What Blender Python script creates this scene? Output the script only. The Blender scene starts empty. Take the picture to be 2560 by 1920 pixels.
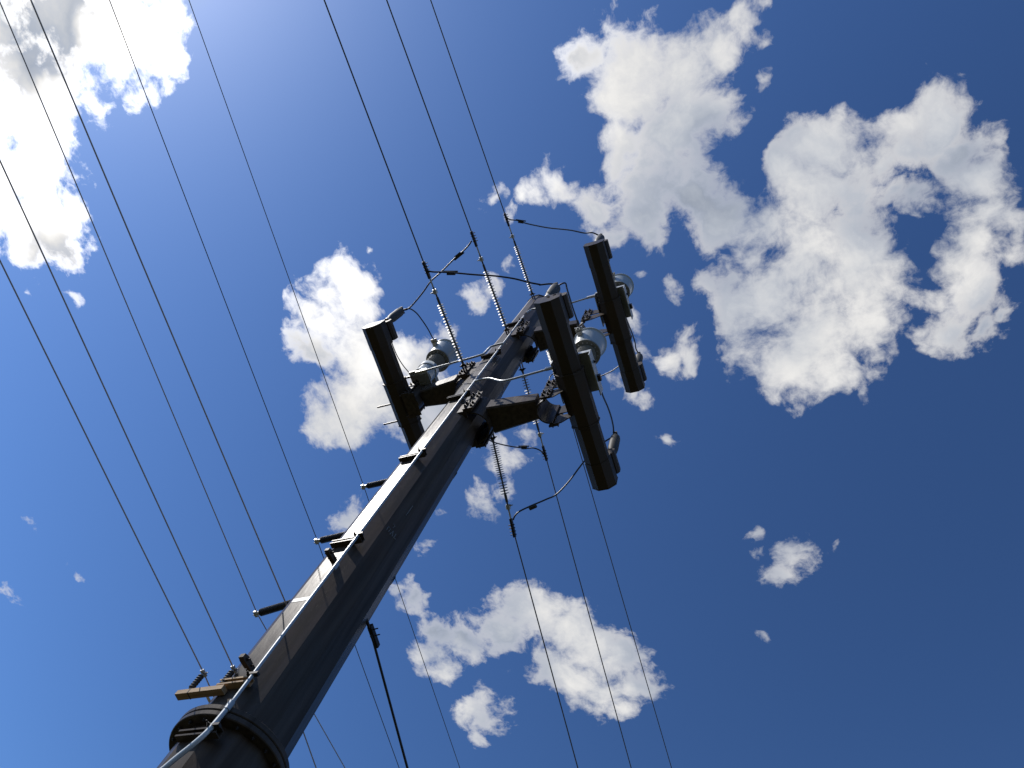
import bpy, bmesh, math, random
from mathutils import Vector, Matrix
random.seed(7)
SC = bpy.context.scene
C = SC.collection

# ------------------------------------------------------------------ camera
EYE = 1.6                                    # eye height; all heights below are measured from the eye
FPX, CX, CY = 1920.0, 1280.0, 960.0          # photo scale, 2560 x 1920
ROT = Matrix(((0.92764589, -0.21929614, -0.30229505),
              (0.30655285, 0.90944011, 0.28096982),
              (0.21330365, -0.35330991, 0.91086424)))   # camera (right, down, forward) -> world
cam = bpy.data.cameras.new("camera")
cam.sensor_width = 36.0
cam.lens = 36.0 * FPX / 2560.0
cam.clip_start = 0.05
cam.clip_end = 6000.0
camo = bpy.data.objects.new("camera", cam)
C.objects.link(camo)
_r, _d, _f = (ROT @ Vector(v) for v in ((1, 0, 0), (0, 1, 0), (0, 0, 1)))
camo.matrix_world = Matrix(((_r.x, -_d.x, -_f.x, 0), (_r.y, -_d.y, -_f.y, 0), (_r.z, -_d.z, -_f.z, EYE), (0, 0, 0, 1)))
SC.camera = camo

def ray(px, py):
    v = Vector((px - CX, py - CY, FPX))
    return ROT @ v.normalized()
def atz(px, py, z):
    r = ray(px, py); return r * (z / r.z)
def atx(px, py, x):
    r = ray(px, py); return r * (x / r.x)
def aty(px, py, y):
    r = ray(px, py); return r * (y / r.y)

# ------------------------------------------------------------------ light
SUN = Vector((-0.476, -0.413, 0.777)).normalized()
sl = bpy.data.lights.new("sun", 'SUN')
sl.energy = 5.0
sl.angle = math.radians(0.53)
sl.color = (1.0, 0.955, 0.9)
so = bpy.data.objects.new("sun", sl)
C.objects.link(so)
so.rotation_euler = (-SUN).to_track_quat('-Z', 'Y').to_euler()
so.location = (-20, -20, 40)
SC.view_settings.view_transform = 'Standard'
SC.view_settings.look = 'None'
SC.view_settings.gamma = 1.0
SC.view_settings.exposure = 0.0
SC.view_settings.use_curve_mapping = False
SC.cycles.max_bounces = 6
SC.cycles.diffuse_bounces = 3
SC.cycles.glossy_bounces = 3
SC.cycles.transparent_max_bounces = 6

# ------------------------------------------------------------------ sky with a broken layer of cumulus
world = bpy.data.worlds.new("World")
SC.world = world
world.use_nodes = True
wt = world.node_tree
wt.nodes.clear()
def wn(t, **k):
    n = wt.nodes.new(t)
    for a, b in k.items():
        setattr(n, a, b)
    return n
def wl(a, b):
    wt.links.new(a, b)
def val(sock, v):
    if hasattr(v, 'is_output') or isinstance(v, bpy.types.NodeSocket):
        wl(v, sock)
    else:
        sock.default_value = v
def M(op, a, b=None, c=None, clamp=False):
    n = wn('ShaderNodeMath', operation=op, use_clamp=clamp)
    val(n.inputs[0], a)
    if b is not None: val(n.inputs[1], b)
    if c is not None: val(n.inputs[2], c)
    return n.outputs[0]
def VM(op, a, b=None):
    n = wn('ShaderNodeVectorMath', operation=op)
    val(n.inputs[0], a)
    if b is not None: val(n.inputs[1], b)
    return n.outputs['Value'] if op in ('DOT_PRODUCT', 'LENGTH') else n.outputs[0]
def vscale(a, s):
    n = wn('ShaderNodeVectorMath', operation='SCALE')
    val(n.inputs[0], a); val(n.inputs['Scale'], s)
    return n.outputs[0]
def ramp(v, lo, hi, a=0.0, b=1.0):
    n = wn('ShaderNodeMapRange', interpolation_type='SMOOTHSTEP', clamp=True)
    val(n.inputs[0], v)
    n.inputs[1].default_value = lo; n.inputs[2].default_value = hi
    n.inputs[3].default_value = a; n.inputs[4].default_value = b
    return n.outputs[0]
def noise(vec, scale, detail, rough, col=False, dist=0.0):
    n = wn('ShaderNodeTexNoise', noise_dimensions='2D')
    wl(vec, n.inputs['Vector'])
    n.inputs['Scale'].default_value = scale
    n.inputs['Detail'].default_value = detail
    n.inputs['Roughness'].default_value = rough
    n.inputs['Distortion'].default_value = dist
    return n.outputs['Color'] if col else n.outputs[0]
sky = wn('ShaderNodeTexSky', sky_type='NISHITA')
sky.sun_disc = False
sky.sun_elevation = math.asin(SUN.z)
sky.sun_rotation = math.atan2(SUN.x, SUN.y)
sky.altitude = 300.0
sky.air_density = 1.0
sky.dust_density = 0.33
sky.ozone_density = 4.0
SKY_STRENGTH = 0.1

tc = wn('ShaderNodeTexCoord')
sep = wn('ShaderNodeSeparateXYZ')
wl(tc.outputs['Generated'], sep.inputs[0])
zc = M('MAXIMUM', sep.outputs[2], 0.08)
comb = wn('ShaderNodeCombineXYZ')
wl(M('DIVIDE', sep.outputs[0], zc), comb.inputs[0])
wl(M('DIVIDE', sep.outputs[1], zc), comb.inputs[1])
P = comb.outputs[0]                         # position on the cloud layer, in layer heights
w1 = vscale(VM('SUBTRACT', noise(P, 8.0, 4.0, 0.6, True), (0.5, 0.5, 0.5)), 0.07)
PW = VM('ADD', P, w1)

# cumulus masses: (x, y, radius, weight) in 2212 x 1659 photo units, turned into places on the cloud layer
BLOBS = [
 (150,40,175,1),(300,70,105,1),(60,150,150,1),(-20,60,190,1),(70,260,130,1),(30,390,125,1),(120,500,75,1),(75,545,55,.9),(60,460,85,1),(-60,230,160,1),(-60,420,100,1),(155,640,26,.6),(68,636,16,.5),(200,210,60,.8),
 (1275,120,55,1),(1370,130,95,1),(1470,150,95,1),(1540,100,58,1),(1600,50,44,.8),(1655,15,34,.75),(1370,220,85,1),(1460,270,110,1),(1530,240,72,1),(1345,320,58,.9),(1440,380,100,1),(1505,420,85,1),(1380,460,66,1),(1395,520,46,1),(1215,405,55,.85),(1280,440,56,.9),(1165,425,34,.75),(1565,470,64,1),(1640,178,26,.6),(1655,100,30,.5),
 (1725,300,48,1),(1785,320,66,1),(1690,370,56,1),(1740,440,105,1),(1820,400,100,1),(1650,490,80,1),(1750,560,130,1),(1840,570,115,1),(1640,640,95,1),(1575,615,56,.9),(1740,720,120,1),(1840,700,100,1),(1700,800,74,1),(1800,810,80,1),(1860,860,34,.9),(1890,350,66,.9),(1960,300,76,1),(2030,270,76,1),(2010,205,54,.8),(2090,310,76,1),(2130,390,74,1),(2140,470,68,1),(2100,550,66,1),(2100,640,66,1),(2045,720,66,.95),(2130,700,50,.95),(2180,670,30,.8),(2010,650,46,.62),(1985,715,36,.55),(1925,415,40,.75),(1985,400,58,.95),(1940,395,50,.9),(1960,655,44,.62),(2180,480,52,.8),(2172,565,46,.75),(1240,395,40,.7),(1130,430,26,.6),(1320,500,40,.7),(1610,560,50,.8),
 (745,640,74,1),(800,630,36,1),(700,700,62,1),(675,760,56,.95),(760,770,95,1),(830,790,66,1),(760,880,84,1),(840,860,84,1),(900,800,62,.95),(705,910,46,1),(770,930,40,1),(715,935,28,.9),(880,745,44,.8),(960,880,66,.95),(900,920,60,.9),(975,720,36,.6),(650,690,36,.6),
 (1055,425,30,.62),(1080,480,34,.62),(1010,650,44,.5),(1065,622,36,.5),(800,542,16,.5),(1090,560,30,.4),
 (1060,990,52,.62),(1115,1000,46,.55),(1045,1080,48,.66),(1085,1060,38,.6),(925,1160,32,.6),(755,1110,46,.8),(945,1100,34,.55),(1150,940,34,.5),
 (1130,1315,64,1),(1180,1310,46,1),(1090,1370,56,1),(1230,1370,74,1),(1010,1380,46,.9),(945,1365,44,.9),(925,1400,40,.9),(960,1440,34,.9),(1200,1440,64,1),(1290,1400,66,1),(1340,1430,58,1),(1385,1480,46,.95),(1300,1490,60,1),(1250,1480,50,1),(1345,1535,28,.8),
 (1025,1525,48,.95),(1060,1550,44,.95),(1040,1590,26,.8),(990,1515,28,.75),(890,1285,42,.72),(855,1270,26,.6),(920,1290,28,.65),(1245,1310,20,.55),(1100,1460,30,.5),
 (1475,735,40,.85),(1440,770,38,.85),(1490,775,32,.8),(1350,838,36,.8),(1380,848,24,.7),(1310,825,22,.6),(1455,940,22,.75),(1600,935,12,.5),
 (1728,1205,50,.60),(1685,1235,42,.56),(1745,1185,36,.58),(1705,1250,30,.52),(1648,1185,24,.6),(1800,1180,26,.55),(1640,1145,22,.5),(1650,1375,22,.4),
 (22,1272,30,.5),(60,1120,26,.42),(142,1218,16,.45),(172,1250,13,.45),(1450,640,38,.42),(1440,600,28,.45),(1375,585,22,.55),(1365,700,40,.6),(1365,760,36,.55)]
HOLES = [(1985,495,24,.9),(2000,545,20,.8),(235,330,40,.7),(1240,250,30,.6),(1620,330,40,.7),(1660,720,0,0)]
K = 2560.0 / 2212.0
def layer(px, py):
    d = ray(px, py); return d.x / d.z, d.y / d.z
def field(blobs, grow):
    f = None
    src = PW
    for i, (x, y, r, w) in enumerate(blobs):
        if w <= 0: continue
        if w < 0.9: w = 0.74 * w + 0.235
        if i and i % 20 == 0:              # evaluate in batches: the renderer's stack is small
            src = VM('ADD', PW, vscale(VM('MULTIPLY', PW, (1, 1, 1)), M('MULTIPLY', f, 1e-7)))
        x0, y0 = layer(x * K, y * K)
        xa, ya = layer(x * K + 2, y * K); xb, yb = layer(x * K, y * K + 2)
        s = math.sqrt(abs((xa - x0) * (yb - y0) - (xb - x0) * (ya - y0))) / 2.0
        rr = r * K * s * grow
        m = wn('ShaderNodeVectorMath', operation='MULTIPLY_ADD')
        wl(src, m.inputs[0])
        m.inputs[1].default_value = (1 / rr, 1 / rr, 0)
        m.inputs[2].default_value = (-x0 / rr, -y0 / rr, 0)
        g = wn('ShaderNodeTexGradient', gradient_type='SPHERICAL')
        wl(m.outputs[0], g.inputs[0])
        v = g.outputs['Fac']
        if w != 1: v = M('MULTIPLY', v, w)
        f = v if f is None else M('SMOOTH_MAX', f, v, 0.12)
    return f
F = field(BLOBS, 2.0)
H = field(HOLES, 1.5)
F = M('SUBTRACT', F, M('MULTIPLY', H, 0.45))
n1 = noise(VM('ADD', P, vscale(w1, 0.55)), 15.0, 10.0, 0.635)
# broad billows and the same billows a little nearer to the sun: their difference is the relief the sun lights
so_uv = Vector((SUN.x / SUN.z, SUN.y / SUN.z, 0))
tn = wn('ShaderNodeVectorMath', operation='NORMALIZE'); wl(VM('SUBTRACT', tuple(so_uv), P), tn.inputs[0])
ra = noise(PW, 4.6, 2.0, 0.5)
rb = noise(VM('ADD', PW, vscale(tn.outputs[0], 0.04)), 4.6, 2.0, 0.5)
D = M('ADD', M('MULTIPLY', F, 2.3), M('MULTIPLY', M('SUBTRACT', n1, 0.5), 2.9))
D = M('MAXIMUM', M('SUBTRACT', M('MULTIPLY', D, ramp(F, 0.02, 0.25)), 0.90), 0.0)
alpha = M('SUBTRACT', 1.0, M('EXPONENT', M('MULTIPLY', M('POWER', D, 1.4), -2.35)))
thick = M('MULTIPLY', ramp(ra, 0.38, 0.66), ramp(D, 0.3, 1.1))
relief = M('ADD', M('MULTIPLY', M('SUBTRACT', ra, rb), 0.9), M('MULTIPLY', M('SUBTRACT', n1, 0.5), 0.30))
near = VM('DOT_PRODUCT', tc.outputs['Generated'], tuple(SUN))
glow = ramp(near, 0.76, 0.985)
edge = M('ADD', 0.80, M('MULTIPLY', glow, 1.35))
core = M('ADD', 0.45, M('MULTIPLY', glow, 0.10))
lm = wn('ShaderNodeMix', data_type='FLOAT')
wl(thick, lm.inputs['Factor']); wl(edge, lm.inputs[2]); wl(core, lm.inputs[3])
lit = M('MAXIMUM', M('ADD', lm.outputs[0], relief), 0.2)
cmix = wn('ShaderNodeMix', data_type='RGBA')
wl(ramp(lit, 0.35, 0.9), cmix.inputs['Factor'])
cmix.inputs[6].default_value = (0.82, 0.92, 1.10, 1)
cmix.inputs[7].default_value = (1.0, 0.985, 0.96, 1)
ccol = vscale(cmix.outputs[2], lit)
gam = wn('ShaderNodeGamma')                 # the deep, contrasty blue of a small camera
wl(VM('MINIMUM', vscale(sky.outputs[0], SKY_STRENGTH), (0.30, 0.36, 0.52)), gam.inputs[0])   # the bright horizon is capped so shaded steel gets less light
gam.inputs[1].default_value = 1.7
skyc = VM('MULTIPLY', gam.outputs[0], (3.55, 3.3, 2.75))
fin = wn('ShaderNodeMix', data_type='RGBA')
up = ramp(sep.outputs[2], 0.1, 0.3)
wl(M('MULTIPLY', alpha, up), fin.inputs['Factor'])
wl(skyc, fin.inputs[6]); wl(ccol, fin.inputs[7])
bg = wn('ShaderNodeBackground')
wl(fin.outputs[2], bg.inputs[0])
bg.inputs[1].default_value = 1.0
wo = wn('ShaderNodeOutputWorld')
wl(bg.outputs[0], wo.inputs[0])
# ------------------------------------------------------------------ materials
def mat(name, base, rough=0.5, metal=0.0, spec=0.5, var=0.0, vcol=None, vscale_=3.0, stretch=(1, 1, 1), bump=0.0, bscale=40.0, rvar=0.0):
    m = bpy.data.materials.new(name)
    m.use_nodes = True
    t = m.node_tree
    b = t.nodes['Principled BSDF']
    b.inputs['Base Color'].default_value = (*base, 1)
    b.inputs['Roughness'].default_value = rough
    b.inputs['Metallic'].default_value = metal
    b.inputs['Specular IOR Level'].default_value = spec
    tcn = t.nodes.new('ShaderNodeTexCoord')
    mp = t.nodes.new('ShaderNodeMapping')
    mp.inputs['Scale'].default_value = stretch
    t.links.new(tcn.outputs['Object'], mp.inputs[0])
    if var > 0:
        n = t.nodes.new('ShaderNodeTexNoise')
        n.inputs['Scale'].default_value = vscale_; n.inputs['Detail'].default_value = 6; n.inputs['Roughness'].default_value = 0.62
        t.links.new(mp.outputs[0], n.inputs['Vector'])
        r = t.nodes.new('ShaderNodeMapRange')
        r.inputs[1].default_value = 0.36; r.inputs[2].default_value = 0.68
        r.inputs[3].default_value = 0.0; r.inputs[4].default_value = var
        t.links.new(n.outputs[0], r.inputs[0])
        x = t.nodes.new('ShaderNodeMix'); x.data_type = 'RGBA'
        x.inputs[6].default_value = (*base, 1); x.inputs[7].default_value = (*vcol, 1)
        t.links.new(r.outputs[0], x.inputs['Factor'])
        t.links.new(x.outputs[2], b.inputs['Base Color'])
        if rvar:
            rr = t.nodes.new('ShaderNodeMapRange')
            rr.inputs[1].default_value = 0.3; rr.inputs[2].default_value = 0.7
            rr.inputs[3].default_value = max(0.05, rough - rvar); rr.inputs[4].default_value = rough + rvar
            t.links.new(n.outputs[0], rr.inputs[0]); t.links.new(rr.outputs[0], b.inputs['Roughness'])
    if bump > 0:
        n2_ = t.nodes.new('ShaderNodeTexNoise')
        n2_.inputs['Scale'].default_value = bscale; n2_.inputs['Detail'].default_value = 4
        t.links.new(mp.outputs[0], n2_.inputs['Vector'])
        bp = t.nodes.new('ShaderNodeBump'); bp.inputs['Strength'].default_value = bump; bp.inputs['Distance'].default_value = 0.004
        t.links.new(n2_.outputs[0], bp.inputs['Height']); t.links.new(bp.outputs[0], b.inputs['Normal'])
    return m
STEEL = mat('weathered_steel', (0.055, 0.049, 0.044), 0.33, 0.0, 0.075, 0.8, (0.068, 0.047, 0.035), 2.2, (1, 1, 0.35), 0.25, 30, 0.07)
def streaks(m_):
    t = m_.node_tree; b = t.nodes['Principled BSDF']
    tcn = t.nodes.new('ShaderNodeTexCoord'); mp = t.nodes.new('ShaderNodeMapping'); mp.inputs['Scale'].default_value = (16, 16, 0.7)
    t.links.new(tcn.outputs['Object'], mp.inputs[0])
    n = t.nodes.new('ShaderNodeTexNoise'); n.inputs['Scale'].default_value = 1.0; n.inputs['Detail'].default_value = 5
    t.links.new(mp.outputs[0], n.inputs['Vector'])
    r = t.nodes.new('ShaderNodeMapRange'); r.inputs[1].default_value = 0.3; r.inputs[2].default_value = 0.7; r.inputs[3].default_value = 0.62; r.inputs[4].default_value = 1.3
    t.links.new(n.outputs[0], r.inputs[0])
    src = b.inputs['Base Color'].links[0].from_socket
    v = t.nodes.new('ShaderNodeVectorMath'); v.operation = 'SCALE'
    t.links.new(src, v.inputs[0]); t.links.new(r.outputs[0], v.inputs['Scale'])
    t.links.new(v.outputs[0], b.inputs['Base Color'])
    rr = t.nodes.new('ShaderNodeMath'); rr.operation = 'MULTIPLY'
    rs = b.inputs['Roughness'].links
    if rs:
        so_ = rs[0].from_socket
        r2 = t.nodes.new('ShaderNodeMapRange'); r2.inputs[1].default_value = 0.3; r2.inputs[2].default_value = 0.7; r2.inputs[3].default_value = 1.18; r2.inputs[4].default_value = 0.86
        t.links.new(n.outputs[0], r2.inputs[0]); t.links.new(so_, rr.inputs[0]); t.links.new(r2.outputs[0], rr.inputs[1]); t.links.new(rr.outputs[0], b.inputs['Roughness'])
streaks(STEEL)
DARK = mat('dark_steel', (0.050, 0.042, 0.036), 0.5, 0.0, 0.10, 0.6, (0.065, 0.042, 0.029), 4.0, (1, 1, 1), 0.2, 40)
BOLT = mat('bolt_steel', (0.03, 0.026, 0.024), 0.42, 0.2, 0.3, 0.4, (0.05, 0.03, 0.02), 20.0)
GALV = mat('galvanised_steel', (0.36, 0.38, 0.39), 0.42, 0.45, 0.5, 0.6, (0.30, 0.32, 0.33), 14.0, (1, 1, 1), 0.1, 60, 0.08)
ALU = mat('aluminium_fitting', (0.5, 0.5, 0.49), 0.4, 0.8, 0.5, 0.5, (0.33, 0.33, 0.32), 18.0)
PAINT = mat('grey_paint', (0.34, 0.37, 0.38), 0.3, 0.0, 0.5, 0.4, (0.27, 0.29, 0.29), 5.0, (1, 1, 0.5))
BODY = mat('grey_epoxy', (0.21, 0.215, 0.21), 0.45, 0.0, 0.4, 0.4, (0.16, 0.16, 0.155), 6.0)
POSTG = mat('grey_porcelain', (0.055, 0.053, 0.048), 0.6, 0.0, 0.15, 0.4, (0.075, 0.072, 0.066), 7.0)
SILI = mat('grey_silicone', (0.35, 0.36, 0.37), 0.5, 0.0, 0.3, 0.4, (0.24, 0.24, 0.24), 20.0)
RODM = mat('insulator_rod', (0.06, 0.06, 0.065), 0.5, 0.0, 0.4, 0.3, (0.09, 0.09, 0.09), 30.0)
RUBBER = mat('dark_polymer', (0.028, 0.030, 0.034), 0.5, 0.0, 0.4, 0.4, (0.05, 0.05, 0.05), 12.0)
WIRE = mat('weathered_conductor', (0.10, 0.10, 0.11), 0.5, 0.2, 0.4, 0.5, (0.15, 0.14, 0.13), 30.0)
COPPER = mat('brown_conductor', (0.44, 0.41, 0.41), 0.6, 0.1, 0.4, 0.5, (0.34, 0.27, 0.25), 30.0)
BLACK = mat('black_sheath', (0.012, 0.012, 0.014), 0.45, 0.0, 0.4, 0.3, (0.02, 0.02, 0.02), 20.0)
WOOD = mat('raw_timber', (0.38, 0.265, 0.155), 0.7, 0.0, 0.25, 0.8, (0.22, 0.14, 0.08), 9.0, (0.6, 6, 6), 0.3, 30)
WHITE = mat('dull_white', (0.75, 0.73, 0.70), 0.45, 0.0, 0.4, 0.3, (0.6, 0.57, 0.53), 12.0)
CHALK = mat('chalk', (0.16, 0.16, 0.16), 0.9, 0.0, 0.1)
MARKP = mat('marker_ink', (0.02, 0.02, 0.02), 0.8, 0.0, 0.1)
GROUND = mat('dry_grass_and_soil', (0.030, 0.036, 0.017), 0.95, 0.0, 0.1, 1.0, (0.055, 0.048, 0.03), 0.6, (1, 1, 1), 0.5, 8)

# ------------------------------------------------------------------ mesh builder
class MB:
    def __init__(s): s.v = []; s.f = []; s.sm = []
    def add(s, verts, faces, smooth=False):
        n = len(s.v)
        s.v += [Vector(v) for v in verts]
        s.f += [[i + n for i in f] for f in faces]
        s.sm += [smooth] * len(faces)
        return s
    def box(s, a, b):
        (x0, y0, z0), (x1, y1, z1) = a, b
        x0, x1 = min(x0, x1), max(x0, x1); y0, y1 = min(y0, y1), max(y0, y1); z0, z1 = min(z0, z1), max(z0, z1)
        V = [(x0, y0, z0), (x1, y0, z0), (x1, y1, z0), (x0, y1, z0), (x0, y0, z1), (x1, y0, z1), (x1, y1, z1), (x0, y1, z1)]
        return s.add(V, [(3, 2, 1, 0), (4, 5, 6, 7), (0, 1, 5, 4), (1, 2, 6, 5), (2, 3, 7, 6), (3, 0, 4, 7)])
    def prism(s, poly, axis, t0, t1, smooth=False):
        """poly in the plane across axis; axis 0,1,2 keeps (y,z),(x,z),(x,y)"""
        def P(p, t):
            return (t, p[0], p[1]) if axis == 0 else (p[0], t, p[1]) if axis == 1 else (p[0], p[1], t)
        n = len(poly)
        V = [P(p, t0) for p in poly] + [P(p, t1) for p in poly]
        s.add(V, [list(range(n))[::-1], list(range(n, 2 * n))])
        return s.add(V, [(i, (i + 1) % n, n + (i + 1) % n, n + i) for i in range(n)], smooth)
    def loft(s, rings, smooth=True, caps=True):
        n = len(rings[0]); V = [p for r in rings for p in r]
        F = []
        for k in range(len(rings) - 1):
            F += [(k * n + i, k * n + (i + 1) % n, (k + 1) * n + (i + 1) % n, (k + 1) * n + i) for i in range(n)]
        s.add(V, F, smooth)
        if caps: s.add(list(rings[0]) + list(rings[-1]), [list(range(n))[::-1], list(range(n, 2 * n))])
        return s
    def lathe(s, prof, org=(0, 0, 0), d=(0, 0, 1), n=24, smooth=True, caps=True):
        """prof: (radius, distance along d)"""
        d = Vector(d).normalized(); org = Vector(org)
        u = d.orthogonal().normalized(); w = d.cross(u)
        rings = [[org + d * t + (u * math.cos(2 * math.pi * i / n) + w * math.sin(2 * math.pi * i / n)) * max(r, 1e-4) for i in range(n)] for r, t in prof]
        return s.loft(rings, smooth, caps)
    def tube(s, pts, r, n=8, smooth=True):
        pts = [Vector(p) for p in pts]
        rings = []; u = None
        for i, p in enumerate(pts):
            t = (pts[min(i + 1, len(pts) - 1)] - pts[max(i - 1, 0)]).normalized()
            if u is None: u = t.orthogonal().normalized()
            u = (u - t * u.dot(t)).normalized(); w = t.cross(u)
            ri = r[i] if isinstance(r, (list, tuple)) else r
            rings.append([p + (u * math.cos(2 * math.pi * k / n) + w * math.sin(2 * math.pi * k / n)) * ri for k in range(n)])
        return s.loft(rings, smooth)
    def hexbolt(s, p, d, r=0.02, h=0.02, shank=0.0):
        d = Vector(d).normalized(); p = Vector(p)
        s.lathe([(r * 1.25, 0), (r * 1.25, 0.006)], p, d, 12, False)
        s.lathe([(r, 0.006), (r, h)], p, d, 6, False)
        if shank: s.lathe([(r * 0.5, h), (r * 0.5, h + shank)], p, d, 8, False)
        return s
    def slab(s, pts, off):
        """extrude a polygon by the vector off"""
        n = len(pts); off = Vector(off); P0 = [Vector(p) for p in pts]
        return s.add(P0 + [p + off for p in P0], [list(range(n))[::-1], list(range(n, 2 * n))] + [(i, (i + 1) % n, n + (i + 1) % n, n + i) for i in range(n)])
    def build(s, name, m, parent=None, org=None):
        """vertices are given from the eye; org is the object's own origin (also from the eye)"""
        if org is None:
            if parent is not None: org = Vector((0, 0, 0)) if parent.get('_local') else root_org(parent)
            else: org = sum(s.v, Vector((0, 0, 0))) / len(s.v)
        org = Vector(org)
        me = bpy.data.meshes.new(name)
        me.from_pydata([v - org for v in s.v], [], s.f)
        for p, q in zip(me.polygons, s.sm): p.use_smooth = q
        me.materials.append(m)
        bm = bmesh.new(); bm.from_mesh(me); bmesh.ops.recalc_face_normals(bm, faces=bm.faces); bm.to_mesh(me); bm.free()
        me.update()
        o = bpy.data.objects.new(name, me)
        C.objects.link(o)
        if parent is not None: o.parent = parent
        else: o.location = org + Vector((0, 0, EYE))
        return o
ORG = {}
def root_org(o):
    while o.parent is not None: o = o.parent
    return ORG[o.name]
def tag(o, label, cat, group=None):
    o['label'] = label; o['category'] = cat
    if group: o['group'] = group
    return o
def thing(name, org, label, cat, group=None):
    o = bpy.data.objects.new(name, None)
    C.objects.link(o)
    o.empty_display_size = 0.1
    o.location = Vector(org) + Vector((0, 0, EYE))
    ORG[o.name] = Vector(org)
    return tag(o, label, cat, group)
def struct(o): o['kind'] = 'structure'; return o
def copy_tree(root, org, label, rotz=0.0):
    r = root.copy(); C.objects.link(r)
    r.location = Vector(org) + Vector((0, 0, EYE)); r.rotation_euler = (0, 0, rotz)
    r['label'] = label
    ORG[r.name] = Vector(org)
    for ch in list(root.children):
        c = ch.copy(); C.objects.link(c); c.parent = r
        for g in list(ch.children):
            q = g.copy(); C.objects.link(q); q.parent = c
    return r
def smoothpath(pts, k=6):
    """Catmull-Rom through the points"""
    pts = [Vector(p) for p in pts]
    out = []
    for i in range(len(pts) - 1):
        p0 = pts[max(i - 1, 0)]; p1 = pts[i]; p2 = pts[i + 1]; p3 = pts[min(i + 2, len(pts) - 1)]
        for j in range(k):
            t = j / k
            out.append(0.5 * ((2 * p1) + (p2 - p0) * t + (2 * p0 - 5 * p1 + 4 * p2 - p3) * t * t + (3 * p1 - p0 - 3 * p2 + p3) * t ** 3))
    out.append(pts[-1])
    return out

# ------------------------------------------------------------------ ground
g = MB()
NR, NA = 16, 64
rs = [0.0] + [4.0 * 1.55 ** i for i in range(NR)]
V = [Vector((0, 0, -EYE))]; Fc = []
for i in range(1, NR + 1):
    for j in range(NA):
        a = 2 * math.pi * j / NA
        V.append(Vector((rs[i] * math.cos(a), rs[i] * math.sin(a), -EYE)))
for j in range(NA): Fc.append((0, 1 + j, 1 + (j + 1) % NA))
for i in range(1, NR):
    for j in range(NA):
        a0 = 1 + (i - 1) * NA + j; a1 = 1 + (i - 1) * NA + (j + 1) % NA
        Fc.append((a0, a0 + NA, a1 + NA, a1))
g.add(V, Fc)
struct(g.build('ground', GROUND, None, (0, 0, -EYE)))

# ------------------------------------------------------------------ the pole
PX, PY = -3.8778, 3.1564
def R(h): return 0.3660 - 0.00700 * h
A0 = math.radians(255.0)                     # a flat faces -y
def ring12(h, r, cx=PX, cy=PY):
    return [Vector((cx + r * math.cos(A0 + math.radians(30 * k)), cy + r * math.sin(A0 + math.radians(30 * k)), h)) for k in range(12)]
def apo(h): return R(h) * math.cos(math.radians(15))
ZF0, ZF1, ZTOP = 3.36, 3.455, 14.95
pole = thing('steel_pole', (PX, PY, -EYE), 'tall brown weathered steel pole with flat facets and a bolted flange', 'utility pole')
m = MB(); m.loft([ring12(h, R(h)) for h in (ZF1 - 0.01, 6, 9, 12, ZTOP)], False); m.build('shaft', STEEL, pole)
m = MB(); m.loft([ring12(h, R(h) * 1.012) for h in (-EYE, 1, ZF0 + 0.01)], False); m.build('lower_shaft', STEEL, pole)
m = MB()
for z0, z1 in ((ZF0, 3.404), (3.410, ZF1)):
    m.lathe([(0.414, z0), (0.420, z0 + 0.006), (0.420, z1 - 0.006), (0.414, z1)], (PX, PY, 0), (0, 0, 1), 64, False)
m.lathe([(0.41, 3.40), (0.41, 3.414)], (PX, PY, 0), (0, 0, 1), 48, False)
fl = m.build('flange', STEEL, pole)
for k in range(20):
    a = math.radians(18 * k + 5)
    p = Vector((PX + 0.382 * math.cos(a), PY + 0.382 * math.sin(a), 0))
    b = MB(); b.hexbolt(p + Vector((0, 0, ZF0)), (0, 0, -1), 0.012, 0.016, 0.008); b.hexbolt(p + Vector((0, 0, ZF1)), (0, 0, 1), 0.016, 0.02)
    b.tube([p + Vector((0, 0, ZF0 - 0.005)), p + Vector((0, 0, ZF1 + 0.005))], 0.008, 6)
    b.build('flange_bolt', BOLT, fl)
m = MB(); m.loft([ring12(ZTOP, R(ZTOP) + 0.012), ring12(ZTOP + 0.012, R(ZTOP) + 0.012)], False); m.build('top_cap', STEEL, pole)
# channel brackets that carry the conduit, on the -y flat
CONX = PX + 0.185
STR = [12.78, 11.0, 9.2, 7.34, 5.55, 3.72, 3.25]
for z in STR:
    m = MB(); yb = PY - apo(z) - 0.001; x0, x1 = PX - 0.11, (CONX - 0.03 if z == 3.72 else CONX + 0.03)
    m.box((x0, yb - 0.004, z - 0.028), (x1, yb, z + 0.028))
    m.box((x0, yb - 0.052, z - 0.028), (x1, yb - 0.004, z - 0.023))
    m.box((x0, yb - 0.052, z + 0.023), (x1, yb - 0.004, z + 0.028))
    m.box((x0, yb - 0.052, z + 0.014), (x1, yb - 0.048, z + 0.023))
    m.box((x0, yb - 0.052, z - 0.023), (x1, yb - 0.048, z - 0.014))
    st = m.build('strut_channel', WOOD if z in (3.72,) else STEEL, pole)
    c = MB(); c.box((CONX - 0.045, yb - 0.085, z + 0.002), (CONX + 0.045, yb - 0.053, z + 0.022)); c.hexbolt((CONX - 0.035, yb - 0.085, z + 0.012), (0, -1, 0), 0.008, 0.014, 0.02)
    c.build('pipe_clamp', BOLT, st)
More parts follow.
